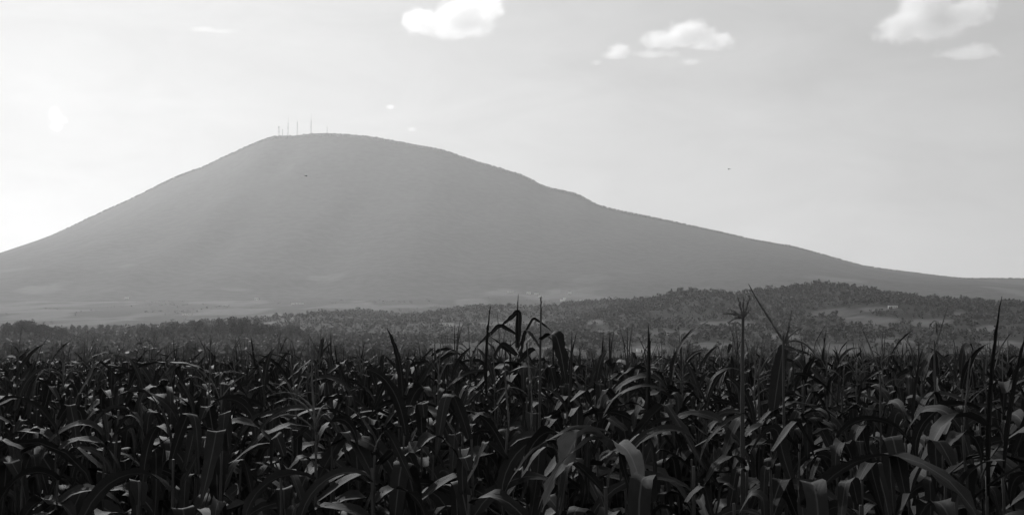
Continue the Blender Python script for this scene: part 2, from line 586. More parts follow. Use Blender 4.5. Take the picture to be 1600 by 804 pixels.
def instances(V, Fc, P, sx, sz, rot):
    """copies of one small mesh, joined"""
    n, nv = len(P), len(V)
    c, s = np.cos(rot)[:, None], np.sin(rot)[:, None]
    X = (V[None, :, 0] * c - V[None, :, 1] * s) * sx[:, None] + P[:, 0:1]
    Y = (V[None, :, 0] * s + V[None, :, 1] * c) * sx[:, None] + P[:, 1:2]
    Z = V[None, :, 2] * sz[:, None] + P[:, 2:3]
    return np.stack([X, Y, Z], -1).reshape(-1, 3), (Fc[None] + (np.arange(n) * nv)[:, None, None]).reshape(-1, Fc.shape[1])


ICO0 = ico(0)
ICO1 = ico(1)


def lumpy(base, amp):
    if isinstance(base, int):                               # leaf clumps: small faces spread through the crown
        P, Fq = [], []
        for q in range(base):
            d = rng.normal(size=3); d /= np.linalg.norm(d)
            c = d * rng.uniform(.35, .88) * (1 + .25 * math.sin(3 * d[0] + 5 * d[2] + amp))
            nr = d + rng.normal(size=3) * .7; nr /= np.linalg.norm(nr)
            a = np.cross(nr, rng.normal(size=3)); a /= np.linalg.norm(a)
            b = np.cross(nr, a)
            sz = rng.uniform(.20, .42)
            k = len(P)
            P += [c + a * sz, c + b * sz * .8, c - a * sz * .8, c - b * sz]
            Fq.append((k, k + 1, k + 2, k + 3))
        return np.array(P), np.array(Fq)
    V, Fc = base
    r = 1 + (rng.random(len(V)) - 0.5) * amp
    return V * r[:, None], Fc


def wood(name, label, cat, P, w, h, base, nvar, amp=0.55, mat=None):
    """a far wood that reads as one mass: crowns with uneven outlines, joined"""
    VV, FF, off = [], [], 0
    idx = rng.integers(0, nvar, len(P))
    for k in range(nvar):
        sel = idx == k
        if not sel.any():
            continue
        b = lumpy(base, amp)
        v, f = instances(b[0], b[1], P[sel] + np.stack([0 * h[sel], 0 * h[sel], h[sel] * 0.45], 1), w[sel] / 2, h[sel] * 0.55, rng.random(sel.sum()) * 6.28)
        VV.append(v); FF.append(f + off); off += len(v)
    o = link(name, mesh_np(name, np.concatenate(VV), np.concatenate(FF), [mat or M_FOREST], smooth=False))
    return tag(o, label, cat, kind='stuff')


# wood on the hill
n = 12500
hx = rng.uniform(-160, 1150, n)
hy = HY - 1150 * rng.random(n) ** 1.35 + 40 * rng.random(n)
keep = (hill_clear(hx, hy) < 0.35) & (fbm(hx / 90 + 9, hy / 120, 3) + 0.35 * sstep(1100, 1700, hy) > 0.44)
hx, hy = hx[keep], hy[keep]
big = rng.random(len(hx)) ** 4
hh = 3.0 + 8.5 * big + rng.uniform(0, 1.5, len(hx))
wood('hill_forest', 'dark low forest covering the hill behind the maize field', 'forest', np.stack([hx, hy, hill_z(hx, hy)], 1), hh * rng.uniform(.85, 1.35, len(hx)), hh, 22, 16)

n = 9000
qx = rng.uniform(FXS[0] + 60, 500, n)
qy = FHY - 1250 * rng.random(n) ** 1.3 + 40 * rng.random(n)
keep = fbm(qx / 120 + 31, qy / 200, 3) < .62
qx, qy = qx[keep], qy[keep]
qh = 3.5 + 8 * rng.random(len(qx)) ** 3 + rng.uniform(0, 2, len(qx))
wood('far_hill_forest', 'hazy paler forest on the low hill left of the main hill', 'forest', np.stack([qx, qy, far_hill_z(qx, qy)], 1), qh * rng.uniform(.9, 1.4, len(qx)), qh, 12, 12)

# wood on the mountain's crest, where single crowns break the skyline
n = 6500
mx_ = rng.uniform(at(-120, 0, MY).x, at(1720, 0, MY).x, n)
my_ = MY - 90 * rng.random(n) + 40
mh = rng.uniform(4, 13, n) * np.interp(mx_, [at(250, 0, MY).x, at(420, 0, MY).x, at(640, 0, MY).x, at(900, 0, MY).x], [1.0, 0.45, 0.45, 1.0])
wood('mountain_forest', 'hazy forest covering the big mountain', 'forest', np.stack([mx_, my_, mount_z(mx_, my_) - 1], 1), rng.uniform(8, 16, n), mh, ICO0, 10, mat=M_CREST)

# trees scattered over the plain at the foot of the mountain
n = 6000
tx = rng.uniform(-1900, 500, n)
ty = rng.uniform(1150, 4600, n)
keep = (fbm(tx / 130 + 3, ty / 420, 4) < .50) & (fbm(tx / 60 + 40, ty / 300, 3) > .60)
tx, ty = tx[keep], ty[keep]
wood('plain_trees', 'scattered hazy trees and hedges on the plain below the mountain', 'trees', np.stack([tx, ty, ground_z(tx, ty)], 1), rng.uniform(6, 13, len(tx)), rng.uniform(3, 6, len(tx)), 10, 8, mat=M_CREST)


def crown_mesh(seed):
    """many small leaf-clump faces over several lobes, with gaps; unit height 1, unit half width .5"""
    r = np.random.default_rng(seed)
    lobes = [(r.uniform(-.22, .22), r.uniform(-.22, .22), r.uniform(.42, .80), r.uniform(.17, .27)) for _ in range(7)]
    lobes += [(0, 0, .62, .32), (0, 0, .80, .19), (r.uniform(-.1, .1), 0, .36, .26)]
    V, Q = [], []
    for lx, ly, lz, lr in lobes:
        for _ in range(85):
            d = r.normal(size=3); d /= np.linalg.norm(d)
            p = np.array([lx, ly, lz]) + d * lr * r.uniform(.6, 1.06) * np.array([1, 1, .9])
            nrm = d + r.normal(size=3) * .5; nrm /= np.linalg.norm(nrm)
            a = np.cross(nrm, r.normal(size=3)); a /= np.linalg.norm(a)
            b = np.cross(nrm, a)
            s = r.uniform(.022, .055)
            k = len(V)
            V += [p + a * s, p + b * s * .8, p - a * s * r.uniform(.6, 1), p - b * s]
            Q.append((k, k + 1, k + 2, k + 3))
    return mesh_np('crown', np.array(V), np.array(Q), [M_CROWN], smooth=False)


def trunk_mesh(seed):
    r = random.Random(seed)
    m = MB()
    m.tube([(0, 0, -.02), (r.uniform(-.01, .01), 0, .2), (r.uniform(-.03, .03), r.uniform(-.03, .03), .45), (0, 0, .7)], [.028, .022, .015, .006], 7)
    for _ in range(5):
        a = r.uniform(0, 6.28); z = r.uniform(.25, .45); q = r.uniform(.16, .3)
        m.tube([(0, 0, z), (math.cos(a) * q * .5, math.sin(a) * q * .5, z + .1), (math.cos(a) * q, math.sin(a) * q, z + .28)], [.012, .008, .003], 5)
    return m.mesh('trunk', M_TRUNK, True)


CROWNS = [crown_mesh(100 + i) for i in range(7)]
TRUNKS = [trunk_mesh(200 + i) for i in range(4)]


def tree(px, Y, h, w, label, group, z=None):
    p = at(px, 553, Y)
    zz = float(ground_z(p.x, Y)) if z is None else z
    t = empty('tree', (p.x, Y, zz))
    i = random.randrange(7)
    rz = random.uniform(0, 6.28)
    for nm, me in (('trunk', TRUNKS[i % 4]), ('crown', CROWNS[i])):
        o = link(nm, me, t)
        o.scale = (w, w, h)
        o.rotation_euler = (0, 0, rz)
    return tag(t, label, 'tree', group)


FRONT = [(-30, 508), (0, 507), (45, 500), (75, 504), (100, 511), (112, 522), (145, 519), (160, 520), (185, 522), (200, 519), (225, 508), (255, 507), (283, 501), (305, 501), (330, 502), (350, 497),
         (372, 493), (392, 499), (415, 500), (440, 504), (465, 510), (490, 516), (520, 520), (560, 524), (620, 528)]
FX, FYp = [a for a, b in FRONT], [b for a, b in FRONT]
k = 0
px = -20.0
while px < 600:
    k += 1
    Y = random.uniform(880, 990)
    top = float(np.interp(px, FX, FYp)) + random.choice((-4, -2, 0, 2, 4, 7)) + random.uniform(-1, 1)
    h = at(px, top, Y).z - float(ground_z(at(px, 553, Y).x, Y))
    nm = 'tall' if h > 16.5 else ('low' if h < 10 else 'middling')
    tree(px, Y, h, h * random.uniform(.62, .85), f'{nm} dark tree in the tree line beyond the field, {ordinal(k)} from the left', 'trees in the front tree line')
    px += random.uniform(6, 10)
k = 0
px = 100.0
while px < 330:                                             # paler line of trees behind
    k += 1
    Y = random.uniform(1350, 1500)
    h = at(px, 506 + random.uniform(-2, 4), Y).z - float(ground_z(at(px, 553, Y).x, Y))
    tree(px, Y, h, h * random.uniform(.5, .7), f'paler hazy tree seen over the front tree line, {ordinal(k)} from the left', 'hazy trees behind the tree line')
    px += random.uniform(9, 14)
k = 0
for px in (20, 90, 150, 238, 300, 330, 408, 438, 490, 530, 585, 640, 700, 770, 862, 925, 1075, 1180, 1240, 1395, 1440, 1520, 1580):
    k += 1
    Y = random.uniform(330, 420)
    h = random.uniform(4.5, 8.0) * (0.75 if px > 700 else 1)
    tree(px, Y, h, h * random.uniform(.8, 1.1), f'low round bush tree just past the far field edge, {ordinal(k)} from the left', 'bush trees past the field edge')
# undergrowth closing the foot of the tree line
n = 3600
uy = rng.uniform(430, 960, n)
ux = rng.uniform(-.5, -.07, n) * uy
P = np.stack([ux, uy, ground_z(ux, uy)], 1)
wood('undergrowth', 'dark undergrowth filling the foot of the left tree line', 'undergrowth', P, rng.uniform(5, 9, n), rng.uniform(3.5, 7.0, n) * (1 + .7 * sstep(760, 900, uy)), 18, 10, mat=M_CROWN)

# ------------------------------------------------------------------ houses at the foot of the mountain and on the hill
def ground_at(px, py, zf, y0, y1):
    """where the line of sight through a pixel first meets the land between y0 and y1"""
    ys_ = np.linspace(y0, y1, 900)
    for Y in ys_:
        p = at(px, py, Y)
        if p.z <= float(zf(p.x, Y)):
            return p
    return at(px, py, y1)


land = lambda x, y: np.maximum(ground_z(x, y), mount_z(x, y))


def house(p, w, d, h, rz, label, flat=False, group='pale houses at the foot of the mountain'):
    t = empty('house', p)
    t.rotation_euler = (0, 0, rz)
    MB().box((0, 0, h / 2 - .6), (w, d, h + 1.2)).build('wall', M_WHITE, t)
    if flat:
        MB().box((0, 0, h + .12), (w + .5, d + .5, .2)).build('roof', M_TIN, t)
    else:
        m = MB()
        a, b, r = w / 2 + .4, d / 2 + .4, d * .28
        m.V = [(-a, -b, h), (a, -b, h), (a, b, h), (-a, b, h), (-a, 0, h + r), (a, 0, h + r)]
        m.Fc = [(0, 1, 5, 4), (2, 3, 4, 5), (0, 4, 3), (1, 2, 5), (3, 2, 1, 0)]
        m.build('roof', M_ROOF, t)
    MB().box((-w * .2, -d / 2 - .02, 1.05), (1.1, .1, 2.1)).build('door', M_DARK, t)
    for q in (.08, .32):
        MB().box((w * q, -d / 2 - .02, 1.6), (1.3, .1, 1.1)).build('window', M_DARK, t)
    return tag(t, label, 'house', group)


HOUSES = [(198, 466, 13, 9, 7, 'bright little house alone on the plain below the left mountain slope', True),
          (292, 491, 22, 9, 5, 'long pale shed on the plain just above the tree line', True),
          (401, 467, 14, 8, 4, 'tiny pale house on the plain below the masts', False),
          (465, 474, 40, 8, 4, 'long low pale barn on the plain right of the tiny house', True),
          (798, 456, 24, 9, 5, 'wide pale house above the two tall central maize spikes', True),
          (826, 458, 15, 9, 5, 'grey house second along the row at the mountain foot', False),
          (838, 459, 15, 9, 6, 'white house in the middle of the slanting row at mountain foot', True),
          (845, 463, 16, 9, 6, 'white house at the lower end of the slanting row', True),
          (879, 470, 16, 9, 8, 'white two storey house just above the hill ridge', True),
          (882, 467, 10, 8, 6, 'small white house above the two storey one', False),
          (890, 458, 12, 9, 8, 'lone bright white house highest on the mountain foot', True),
          (902, 470, 22, 9, 4, 'long pale house right of the two storey house', True),
          (909, 470, 13, 9, 5, 'last pale house at the right end of the village', False)]
for px, py, w, d, h, lab, flat in HOUSES:
    p = ground_at(px, py + 1, land, 2300, 7000)
    house(p, w, d, h, random.uniform(-.3, .3), lab, flat)
for px, py, w, lab in ((1395, 480, 11, 'small bright house half way up the wooded hill'),                        (1006, 549, 12, 'pale house near the field edge below the hill')):
    p = ground_at(px, py + 1, hill_z, 860, 2080)
    house(p, w, 6, 3, random.uniform(-.2, .2), lab, True, 'houses on the wooded hill')
house(ground_at(696, 509, far_hill_z, 1420, 2690), 22, 8, 4, .1, 'long pale farm shed on the low hill left of the tallest plant', True, 'houses on the wooded hill')

# ------------------------------------------------------------------ radio masts on the summit
def mast(px, top, wb, wt, label, drums=(), spike=0.0):
    base_z = float(np.interp(at(px, 210, MY).x, MXS, MZS))
    p = at(px, 210, MY)
    Htop = at(px, top, MY).z - base_z
    H = Htop * (1 - spike)
    t = empty('radio_mast', (p.x, MY, base_z - 4))
    H += 4
    for sx in (-1, 1):
        for sy in (-1, 1):
            MB().tube([(sx * wb / 2, sy * wb / 2, 0), (sx * wt / 2, sy * wt / 2, H)], [.38, .28], 6).build('leg', M_STEEL, t)
    nb = max(4, int(H / 8))
    br = MB()
    for i in range(nb):
        z0, z1 = H * i / nb, H * (i + 1) / nb
        w0, w1 = wb + (wt - wb) * i / nb, wb + (wt - wb) * (i + 1) / nb
        for (ax, ay), (bx, by) in (((-1, -1), (1, -1)), ((1, -1), (1, 1)), ((1, 1), (-1, 1)), ((-1, 1), (-1, -1))):
            br.tube([(ax * w0 / 2, ay * w0 / 2, z0), (bx * w1 / 2, by * w1 / 2, z1)], [.15, .15], 4)
            br.tube([(bx * w0 / 2, by * w0 / 2, z0), (ax * w1 / 2, ay * w1 / 2, z1)], [.15, .15], 4)
            br.tube([(ax * w1 / 2, ay * w1 / 2, z1), (bx * w1 / 2, by * w1 / 2, z1)], [.15, .15], 4)
    br.build('lattice', M_STEEL, t)
    if spike:
        MB().tube([(0, 0, H - 2), (0, 0, H + (Htop * spike) * .5), (0, 0, Htop + 4)], [.8, .6, .35], 6).build('antenna', M_STEEL, t)
    for zf, rr in drums:
        w = (wb + (wt - wb) * zf) / 2
        MB().tube([(-w - .2, -w - .2, H * zf), (-w - 1.6, -w - 1.6, H * zf)], [rr, rr * .8], 14).build('dish', M_STEEL, t)
    return tag(t, label, 'radio mast', 'radio masts on the summit')


mast(436, 197, 9, 7, 'short broad lattice mast with dishes, leftmost on the summit', ((.95, 2.5), (.8, 2.2), (.45, 2.5)))
mast(441.5, 202, 4, 2.5, 'smallest mast just right of the broad one', ((.9, 2.0),))
mast(450, 183, 6.5, 3.2, 'tall mast with antenna right of the two short ones', ((.62, 1.6), (.95, 1.5)), .32)
mast(464.5, 188, 6.5, 4.0, 'slim lattice mast in the dip before the summit', ((.9, 1.4),), .12)
mast(486, 178, 6.5, 3.2, 'tallest mast standing at the left end of the summit ridge', ((.5, 1.6), (.8, 1.4)), .35)
mast(511, 196, 3.5, 2.0, 'lone short thin mast, rightmost on the summit', (), .3)

# ------------------------------------------------------------------ maize
def leaf_arrays(L, W, a0, a1, pw=1.25, kink=None, kink_to=2.9, kw=.06, crumple=.045, fold=.18, wave=.10, wk=3.0, twist=0.0, side=0.0, ns=12, na=4, rnd=None, roll=0.0, tw0=0.0):
    """one blade growing out along +X from the origin. a0/a1: angle from the vertical at base and tip"""
    r = rnd or random
    ph = r.uniform(0, 6.28)
    s = np.linspace(0, 1, ns + 1)
    if kink:                                                # crowd the rows at the kink so that it creases
        s = np.sort(np.concatenate([np.linspace(0, kink - kw * .6, max(2, int(ns * kink))), [kink - kw * .33, kink, kink + kw * .33],
                                    np.linspace(kink + kw * .66, 1, max(3, ns - int(ns * kink)))]))
    a = a0 + (a1 - a0) * s ** pw
    if kink:
        pre = a0 + (a1 - a0) * .25 * (s / kink)
        post = kink_to + .08 * np.sin(6 * s + ph)
        q = np.clip((s - kink + kw * .5) / kw, 0, 1)
        a = pre + (post - pre) * q
    ds = np.diff(s, prepend=0) * L
    am = np.concatenate([[a[0]], (a[1:] + a[:-1]) / 2])
    X = np.cumsum(np.sin(am) * ds)
    Z = np.cumsum(np.cos(am) * ds)
    Yl = side * L * s ** 2
    w = W * np.minimum(1, .5 + 2.0 * s) * np.clip(1 - s ** 2.6, 0, 1) ** .75
    w *= 1 + .10 * np.sin(2 * PI * r.uniform(3, 6) * s + ph * 1.7) * s + .05 * np.sin(2 * PI * r.uniform(8, 12) * s + ph)
    w[-1] = W * .02
    t = np.linspace(-1, 1, na + 1)
    T = np.stack([np.sin(a), 0 * a, np.cos(a)], 1)
    N0 = np.stack([-np.cos(a), 0 * a, np.sin(a)], 1)        # upper side
    B0 = np.tile(np.array([0, 1.0, 0]), (len(s), 1))
    tw = tw0 + twist * s
    B = B0 * np.cos(tw)[:, None] + N0 * np.sin(tw)[:, None]
    N = -B0 * np.sin(tw)[:, None] + N0 * np.cos(tw)[:, None]
    C = np.stack([X, Yl, Z], 1)
    V = np.zeros((len(s), na + 1, 3))
    for j, tj in enumerate(t):
        ang = tj * roll
        if roll > 0:
            lat, nor = math.sin(ang) / roll, (1 - math.cos(ang)) / roll
        else:
            lat, nor = tj, 0
        off = (w / 2) * (nor + fold * abs(tj) * np.exp(-3 * s) * 1.5 + fold * .5 * abs(tj))
        wav = wave * W * np.sin(2 * PI * wk * s + ph + (0.9 if tj > 0 else 0)) * abs(tj) ** 2 * np.sin(PI * np.clip(s * 1.1, 0, 1))
        cr = crumple * W * np.sin(2 * PI * (7 + 2 * abs(tj)) * s + ph * (2 + tj)) * (.3 + abs(tj)) * s
        V[:, j] = C + B * (lat * w / 2 + cr * .4)[:, None] + N * (off + wav + cr)[:, None]
    U = np.stack(np.broadcast_arrays((t[None] + 1) / 2, s[:, None]), -1).reshape(-1, 2)
    i = np.arange((len(s) - 1) * na)
    q = (i // na) * (na + 1) + i % na
    Q = np.stack([q, q + 1, q + na + 2, q + na + 1], 1)
    return V.reshape(-1, 3), Q, U


def leaf_params(kind, r):
    u = r.uniform
    if kind == 'arch':
        return dict(L=u(.48, .76), W=u(.062, .104), a0=u(.5, 1.05), a1=u(2.7, 3.4), pw=u(.5, 1.0), fold=u(.1, .3), wave=u(.06, .18), wk=u(2, 4), twist=u(-1.3, 1.3), side=u(-.18, .18), tw0=u(-.3, .3))
    if kind == 'kink':
        return dict(L=u(.48, .78), W=u(.064, .106), a0=u(.35, 1.0), a1=u(1.4, 2.0), kink=u(.16, .48), kink_to=u(2.65, 3.15), kw=u(.05, .16), fold=u(.04, .22), wave=u(.04, .14), wk=u(2, 4), twist=u(-.8, .8), side=u(-.12, .12), tw0=u(-.4, .4))
    if kind == 'upright':
        return dict(L=u(.35, .60), W=u(.045, .075), a0=u(.10, .45), a1=u(.9, 2.2), fold=u(.2, .4), wave=u(.05, .12), wk=u(2, 3), twist=u(-1.2, 1.2), side=u(-.1, .1), tw0=u(-.6, .6))
    if kind == 'spear':
        return dict(L=u(.40, .62), W=u(.045, .065), a0=u(.0, .08), a1=u(.08, .25), fold=.2, wave=.02, wk=2, roll=2.3, side=u(-.05, .05), tw0=u(-1, 1))
    return dict(L=u(.55, .80), W=u(.035, .065), a0=u(.8, 1.3), a1=u(2.7, 3.1), fold=u(.4, .8), wave=u(.25, .5), wk=u(4, 6), twist=u(-2, 2), side=u(-.2, .2))


def leaf_mesh(par, mat, rr, ns=12, na=4):
    V, Q, U = leaf_arrays(rnd=rr, ns=ns, na=na, **par)
    return mesh_np('leaf', V, Q, [mat], uv=U, attrs={'tint': np.full(len(V), rr.random())})


LR = random.Random(5)
LEAF = {k: [leaf_mesh(leaf_params(k, LR), M_DRY if k == 'dry' else M_LEAF, LR) for _ in range(c)]
        for k, c in (('arch', 16), ('kink', 16), ('upright', 9), ('spear', 6), ('dry', 7))}


def stalk_mesh(seed):
    r = random.Random(seed)
    pts, rd = [], []
    ph = r.uniform(0, 6)
    for i in range(15):
        z = i / 14
        for e, q in ((0, 1.18), (.5, .94)):
            zz = z + e / 14
            if zz > 1:
                continue
            pts.append((.012 * math.sin(zz * 5 + ph) * zz, .012 * math.cos(zz * 4 + ph) * zz, zz))
            rd.append((.0150 - .0105 * zz) * q)
    return MB().tube(pts, rd, 7).mesh('stalk', M_STALK, True)


STALKS = [stalk_mesh(i) for i in range(6)]


def tassel_branch(m, r, p0, d0, L, droop, thick=.0036):
    """a bristly spike of the male flower"""
    p, d = Vector(p0), Vector(d0).normalized()
    pts, rd = [p.copy()], [thick * .6]
    ns = 9
    for i in range(ns):
        d = (d + Vector((0, 0, -droop / ns)) + Vector((r.uniform(-.05, .05), r.uniform(-.05, .05), 0))).normalized()
        p = p + d * L / ns
        pts.append(p.copy())
        rd.append(thick * (1.15 if i % 2 else .75) * (1 - .75 * (i / ns) ** 2))
        for _ in range(2):
            a = d.cross(Vector((r.uniform(-1, 1), r.uniform(-1, 1), r.uniform(-1, 1))))
            if a.length > .05 and i < ns - 1:
                a.normalize()
                q = p + a * thick * .7
                m.quad(q, q + d * .006 + a * .003, q + d * .014 + a * .002, q + d * .006 - a * .0005)
    m.tube(pts, rd, 5)


def tassel_mesh(seed, spike=.26, lean=(0, 0), nb=None, droop=None):
    r = random.Random(seed)
    m = MB()
    tassel_branch(m, r, (0, 0, -.02), (lean[0], lean[1], 1), spike + .08, .1 + abs(lean[0]) * .5, .0042)
    for _ in range(nb if nb is not None else r.randrange(3, 9)):
        a = r.uniform(0, 6.28)
        z = r.uniform(.0, .09)
        sp = r.uniform(.3, .9)
        tassel_branch(m, r, (lean[0] * z, lean[1] * z, z), (math.cos(a) * sp, math.sin(a) * sp, 1), r.uniform(.14, .23), droop if droop is not None else r.uniform(.3, 2.2))
    return m.mesh('tassel', M_TASSEL, True)


TASSELS = [tassel_mesh(i) for i in range(8)] + [tassel_mesh(20 + i, .22, nb=0) for i in range(3)]


def plant_spec(r, H, tassel_p=.22, spear_p=.30, nleaf=13, upr=.25):
    """leaves of one plant: (kind, variant, height, azimuth, scale, tilt)"""
    phi = r.uniform(0, PI)
    out = []
    for i in range(nleaf):
        f = i / (nleaf - 1)
        z = H * (.34 + .64 * f ** .75) + r.uniform(-.03, .03)
        az = phi + PI * i + r.uniform(-.5, .5)
        q = r.random()
        if f < .3:
            kind = 'dry' if q < .35 else ('arch' if q < .7 else 'kink')
        elif f < .85:
            kind = 'dry' if q < .06 else ('arch' if q < .54 else 'kink')
        else:
            kind = 'upright' if q < upr else ('arch' if q < .52 else 'kink')
        sc = 1.0 - .28 * f ** 3 + r.uniform(-.08, .08)
        if kind == 'kink' and f > .85:
            sc *= .85
        out.append((kind, r.randrange(len(LEAF[kind])), z, az, sc, r.uniform(-.12, .12)))
    if r.random() < spear_p:
        out.append(('spear', r.randrange(6), H * .96, r.uniform(0, 6.28), r.uniform(.55, .95), r.uniform(-.15, .15)))
    return out, r.random() < tassel_p


def corn_plant(x, y, H, spec, tassel, label, group, rr, lean=0.0, stalk_s=1.0, tassel_me=None, stalk_H=None, tilt=None):
    t = empty('corn_plant', (x, y, 0.03))
    t.rotation_euler = (lean, rr.uniform(-.05, .05) if tilt is None else tilt, 0)
    sh = stalk_H or H
    st = link('stalk', STALKS[rr.randrange(6)], t)
    st.scale = (stalk_s, stalk_s, sh if (tassel or stalk_H) else sh * .95)
    for kind, v, z, az, sc, tilt in spec:
        o = link('leaf', LEAF[kind][v] if isinstance(v, int) else v, t)
        o.location = (math.cos(az) * .006, math.sin(az) * .006, z)
        o.rotation_euler = (0, tilt, az)
        if y < 4.8 and isinstance(v, int):
            sc *= .84
        o.scale = (sc, sc, sc)
    if tassel:
        o = link('tassel', tassel_me or TASSELS[rr.randrange(len(TASSELS))], t)
        o.location = (0, 0, sh)
        o.rotation_euler = (0, 0, rr.uniform(0, 6.28) if tassel_me is None else 0)
    return tag(t, label, 'corn plant', group)


def canopy(x, y):
    """stalk height over the field: lower to the left and far away, uneven"""
    b = 2.43 + .02 * sstep(5.5, 8.5, y) - .16 * sstep(12, 22, y) - .17 * sstep(14, 50, y) * sstep(8, -14, x)
    return b + (fbm(np.asarray(x) / 1.7 + 8, np.asarray(y) / 2.3, 2) - .5) * .30


GROUP = 'corn plants in the nearest rows of the field'
placed = []                                                 # (x, y) of the hero plants
PR = random.Random(77)


def custom(mat=None, **p):
    return leaf_mesh(dict(dict(fold=.12, wave=.05, wk=2.5, twist=0, side=0), **p), mat or M_LEAF, PR, ns=16)


def hero(px, Y, H, spec_extra, label, tassel=False, tassel_me=None, stalk_s=1.0, stalk_H=None, base=True, lean=0.0, nleaf=11, top_drop=0.0):
    p = at(px, 553, Y)
    placed.append((p.x, Y))
    sp = plant_spec(PR, H - top_drop, 0, 0, nleaf)[0] if base else []
    return corn_plant(p.x, Y, H, sp + spec_extra, tassel, label, GROUP, PR, lean=lean, stalk_s=stalk_s, tassel_me=tassel_me, stalk_H=stalk_H, tilt=0.0)


LFT, RGT, CAMW, AWAY = PI, 0.0, -PI / 2, PI / 2
# the tall plant in the middle with blades bent to both sides
hero(808, 9.6, 2.70, [
    ('k', custom(L=.46, W=.062, a0=-.10, a1=.15, kink=.60, kink_to=2.3, kw=.05, tw0=.9, fold=.2), 2.72, LFT, 1.0, 0),
    ('k', custom(L=.38, W=.056, a0=1.0, a1=1.3, kink=.38, kink_to=2.35, kw=.12, tw0=.6, fold=.15), 2.82, LFT - .1, 1.0, 0),
    ('k', custom(L=.46, W=.048, a0=.42, a1=.6, kink=.60, kink_to=2.25, kw=.06, tw0=-.5), 2.70, RGT + .1, 1.0, 0),
    ('k', custom(L=.42, W=.075, a0=.9, a1=1.3, kink=.35, kink_to=2.5, kw=.10, twist=.6, tw0=.5), 2.66, LFT + .5, 1.0, 0),
    ('k', custom(L=.45, W=.07, a0=.8, a1=1.3, kink=.4, kink_to=2.7, kw=.1, tw0=-.4), 2.60, RGT - .5, 1.0, 0),
    ('k', custom(L=.45, W=.075, a0=1.5, a1=2.5, tw0=.3), 2.60, LFT - .5, 1.0, 0),
    ('k', custom(L=.5, W=.09, a0=.9, a1=3.0, pw=.7), 2.58, CAMW + .4, 1.0, 0),
    ('k', custom(L=.5, W=.085, a0=.8, a1=3.0, pw=.7), 2.56, CAMW - .7, 1.0, 0),
    ('k', custom(L=.40, W=.036, a0=.0, a1=.03, roll=2.2), 2.74, RGT, 1.0, 0)],
    'tallest dark corn plant in the middle with bent blades and a spear on top')
# the thin bare pole beside it with one folded flag blade
pole_t = tassel_mesh(61, .24, (.05, 0), nb=0)
hero(845, 6.2, 2.32, [
    ('k', custom(L=.34, W=.085, a0=1.1, a1=1.3, kink=.26, kink_to=2.85, kw=.16, fold=.2, wave=.10, twist=.5), 2.74, RGT - .75, 1.0, 0),
    ('k', custom(L=.5, W=.07, a0=.6, a1=1.2, kink=.4, kink_to=2.9), 2.70, LFT - .5, .6, 0)],
    'thin bare corn stalk rising right of the tallest plant, one blade folded over', stalk_H=2.90, tassel=True, tassel_me=tassel_mesh(62, .0, nb=0))
# tasselled plants on the right
tA = MB()
for (dx, dy, dz, L, dr) in ((0, 0, 1, .10, 0), (.3, 0, 1, .11, .1), (-.25, 0, 1, .10, .1), (.1, .3, 1, .08, .1), (-.9, 0, .7, .10, .9), (-.7, .3, .9, .07, .6), (-1, -.2, .45, .08, 1.3), (.6, .2, .9, .06, .4)):
    tassel_branch(tA, PR, (0, 0, -.03), (dx, dy, dz), L, dr, .0042)
hero(1162, 5.6, 2.34, [], 'pale tasselled corn plant with drooping flower spikes before the hill clearing', tassel=True, tassel_me=tA.mesh('tassel', M_TASSEL, True), stalk_H=2.86, stalk_s=1.5)
tB = MB()
for (dx, dy, dz, L, dr, th) in ((-.56, 0, 1, .33, .12, .0056), (.22, 0, 1, .17, .1, .005), (.55, .1, 1, .13, 1.0, .005), (.75, 0, .6, .20, 2.3, .006), (.2, -.3, 1, .10, .4, .005)):
    tassel_branch(tB, PR, (0, 0, -.04), (dx, dy, dz), L, dr, th)
hero(1226, 5.9, 2.22, [], 'corn plant with one long flower spike leaning far to the left', tassel=True, tassel_me=tB.mesh('tassel', M_TASSEL, True), stalk_H=2.76)
tC = MB()
for (dx, dy, dz, L, dr, th) in ((.22, 0, 1, .24, .0, .005), (.4, 0, 1, .2, .6, .005), (.15, .2, 1, .22, .3, .005), (-.1, 0, 1, .18, .1, .005), (.9, 0, 1, .18, 1.2, .004)):
    tassel_branch(tC, PR, (0, 0, -.04), (dx, dy, dz), L, dr, th)
hero(1182, 6.6, 2.18, [('kink', 3, 2.25, LFT + .3, .95, 0)], 'corn plant with upright tassel between the two drooping tassels', tassel=True, tassel_me=tC.mesh('tassel', M_TASSEL, True), stalk_H=2.58)
# spears on the right edge
hero(1537, 4.0, 2.40, [('k', custom(L=.64, W=.036, a0=.02, a1=.18, roll=2.2, fold=.1, wave=.0, tw0=.6), 2.22, RGT, 1.0, 0),
    ('k', custom(L=.74, W=.088, a0=1.1, a1=1.6, kink=.18, kink_to=2.55, kw=.20, fold=.25, wave=.12, twist=.9), 2.44, LFT + .35, 1.0, 0),
    ('k', custom(L=.8, W=.10, a0=.9, a1=2.8), 2.25, RGT - .6, 1.0, 0)],
    'big corn plant at right with a tall spear and a wide pale blade hanging leftward', nleaf=8, top_drop=.25)
hero(1562, 4.4, 2.36, [('k', custom(L=.52, W=.038, a0=.12, a1=.30, roll=2.2, fold=.1, wave=.0, tw0=.6), 2.27, RGT, 1.0, 0)],
    'corn plant at the right edge with a thick slanting spear', top_drop=.2)
hero(1462, 6.8, 2.28, [('k', custom(L=.5, W=.04, a0=.9, a1=2.2), 2.80, RGT, .55, 0)], 'corn plant with a thin bent tassel left of the tall spear', tassel=True, tassel_me=tassel_mesh(81, .16, (.35, 0), nb=2), stalk_H=2.74)
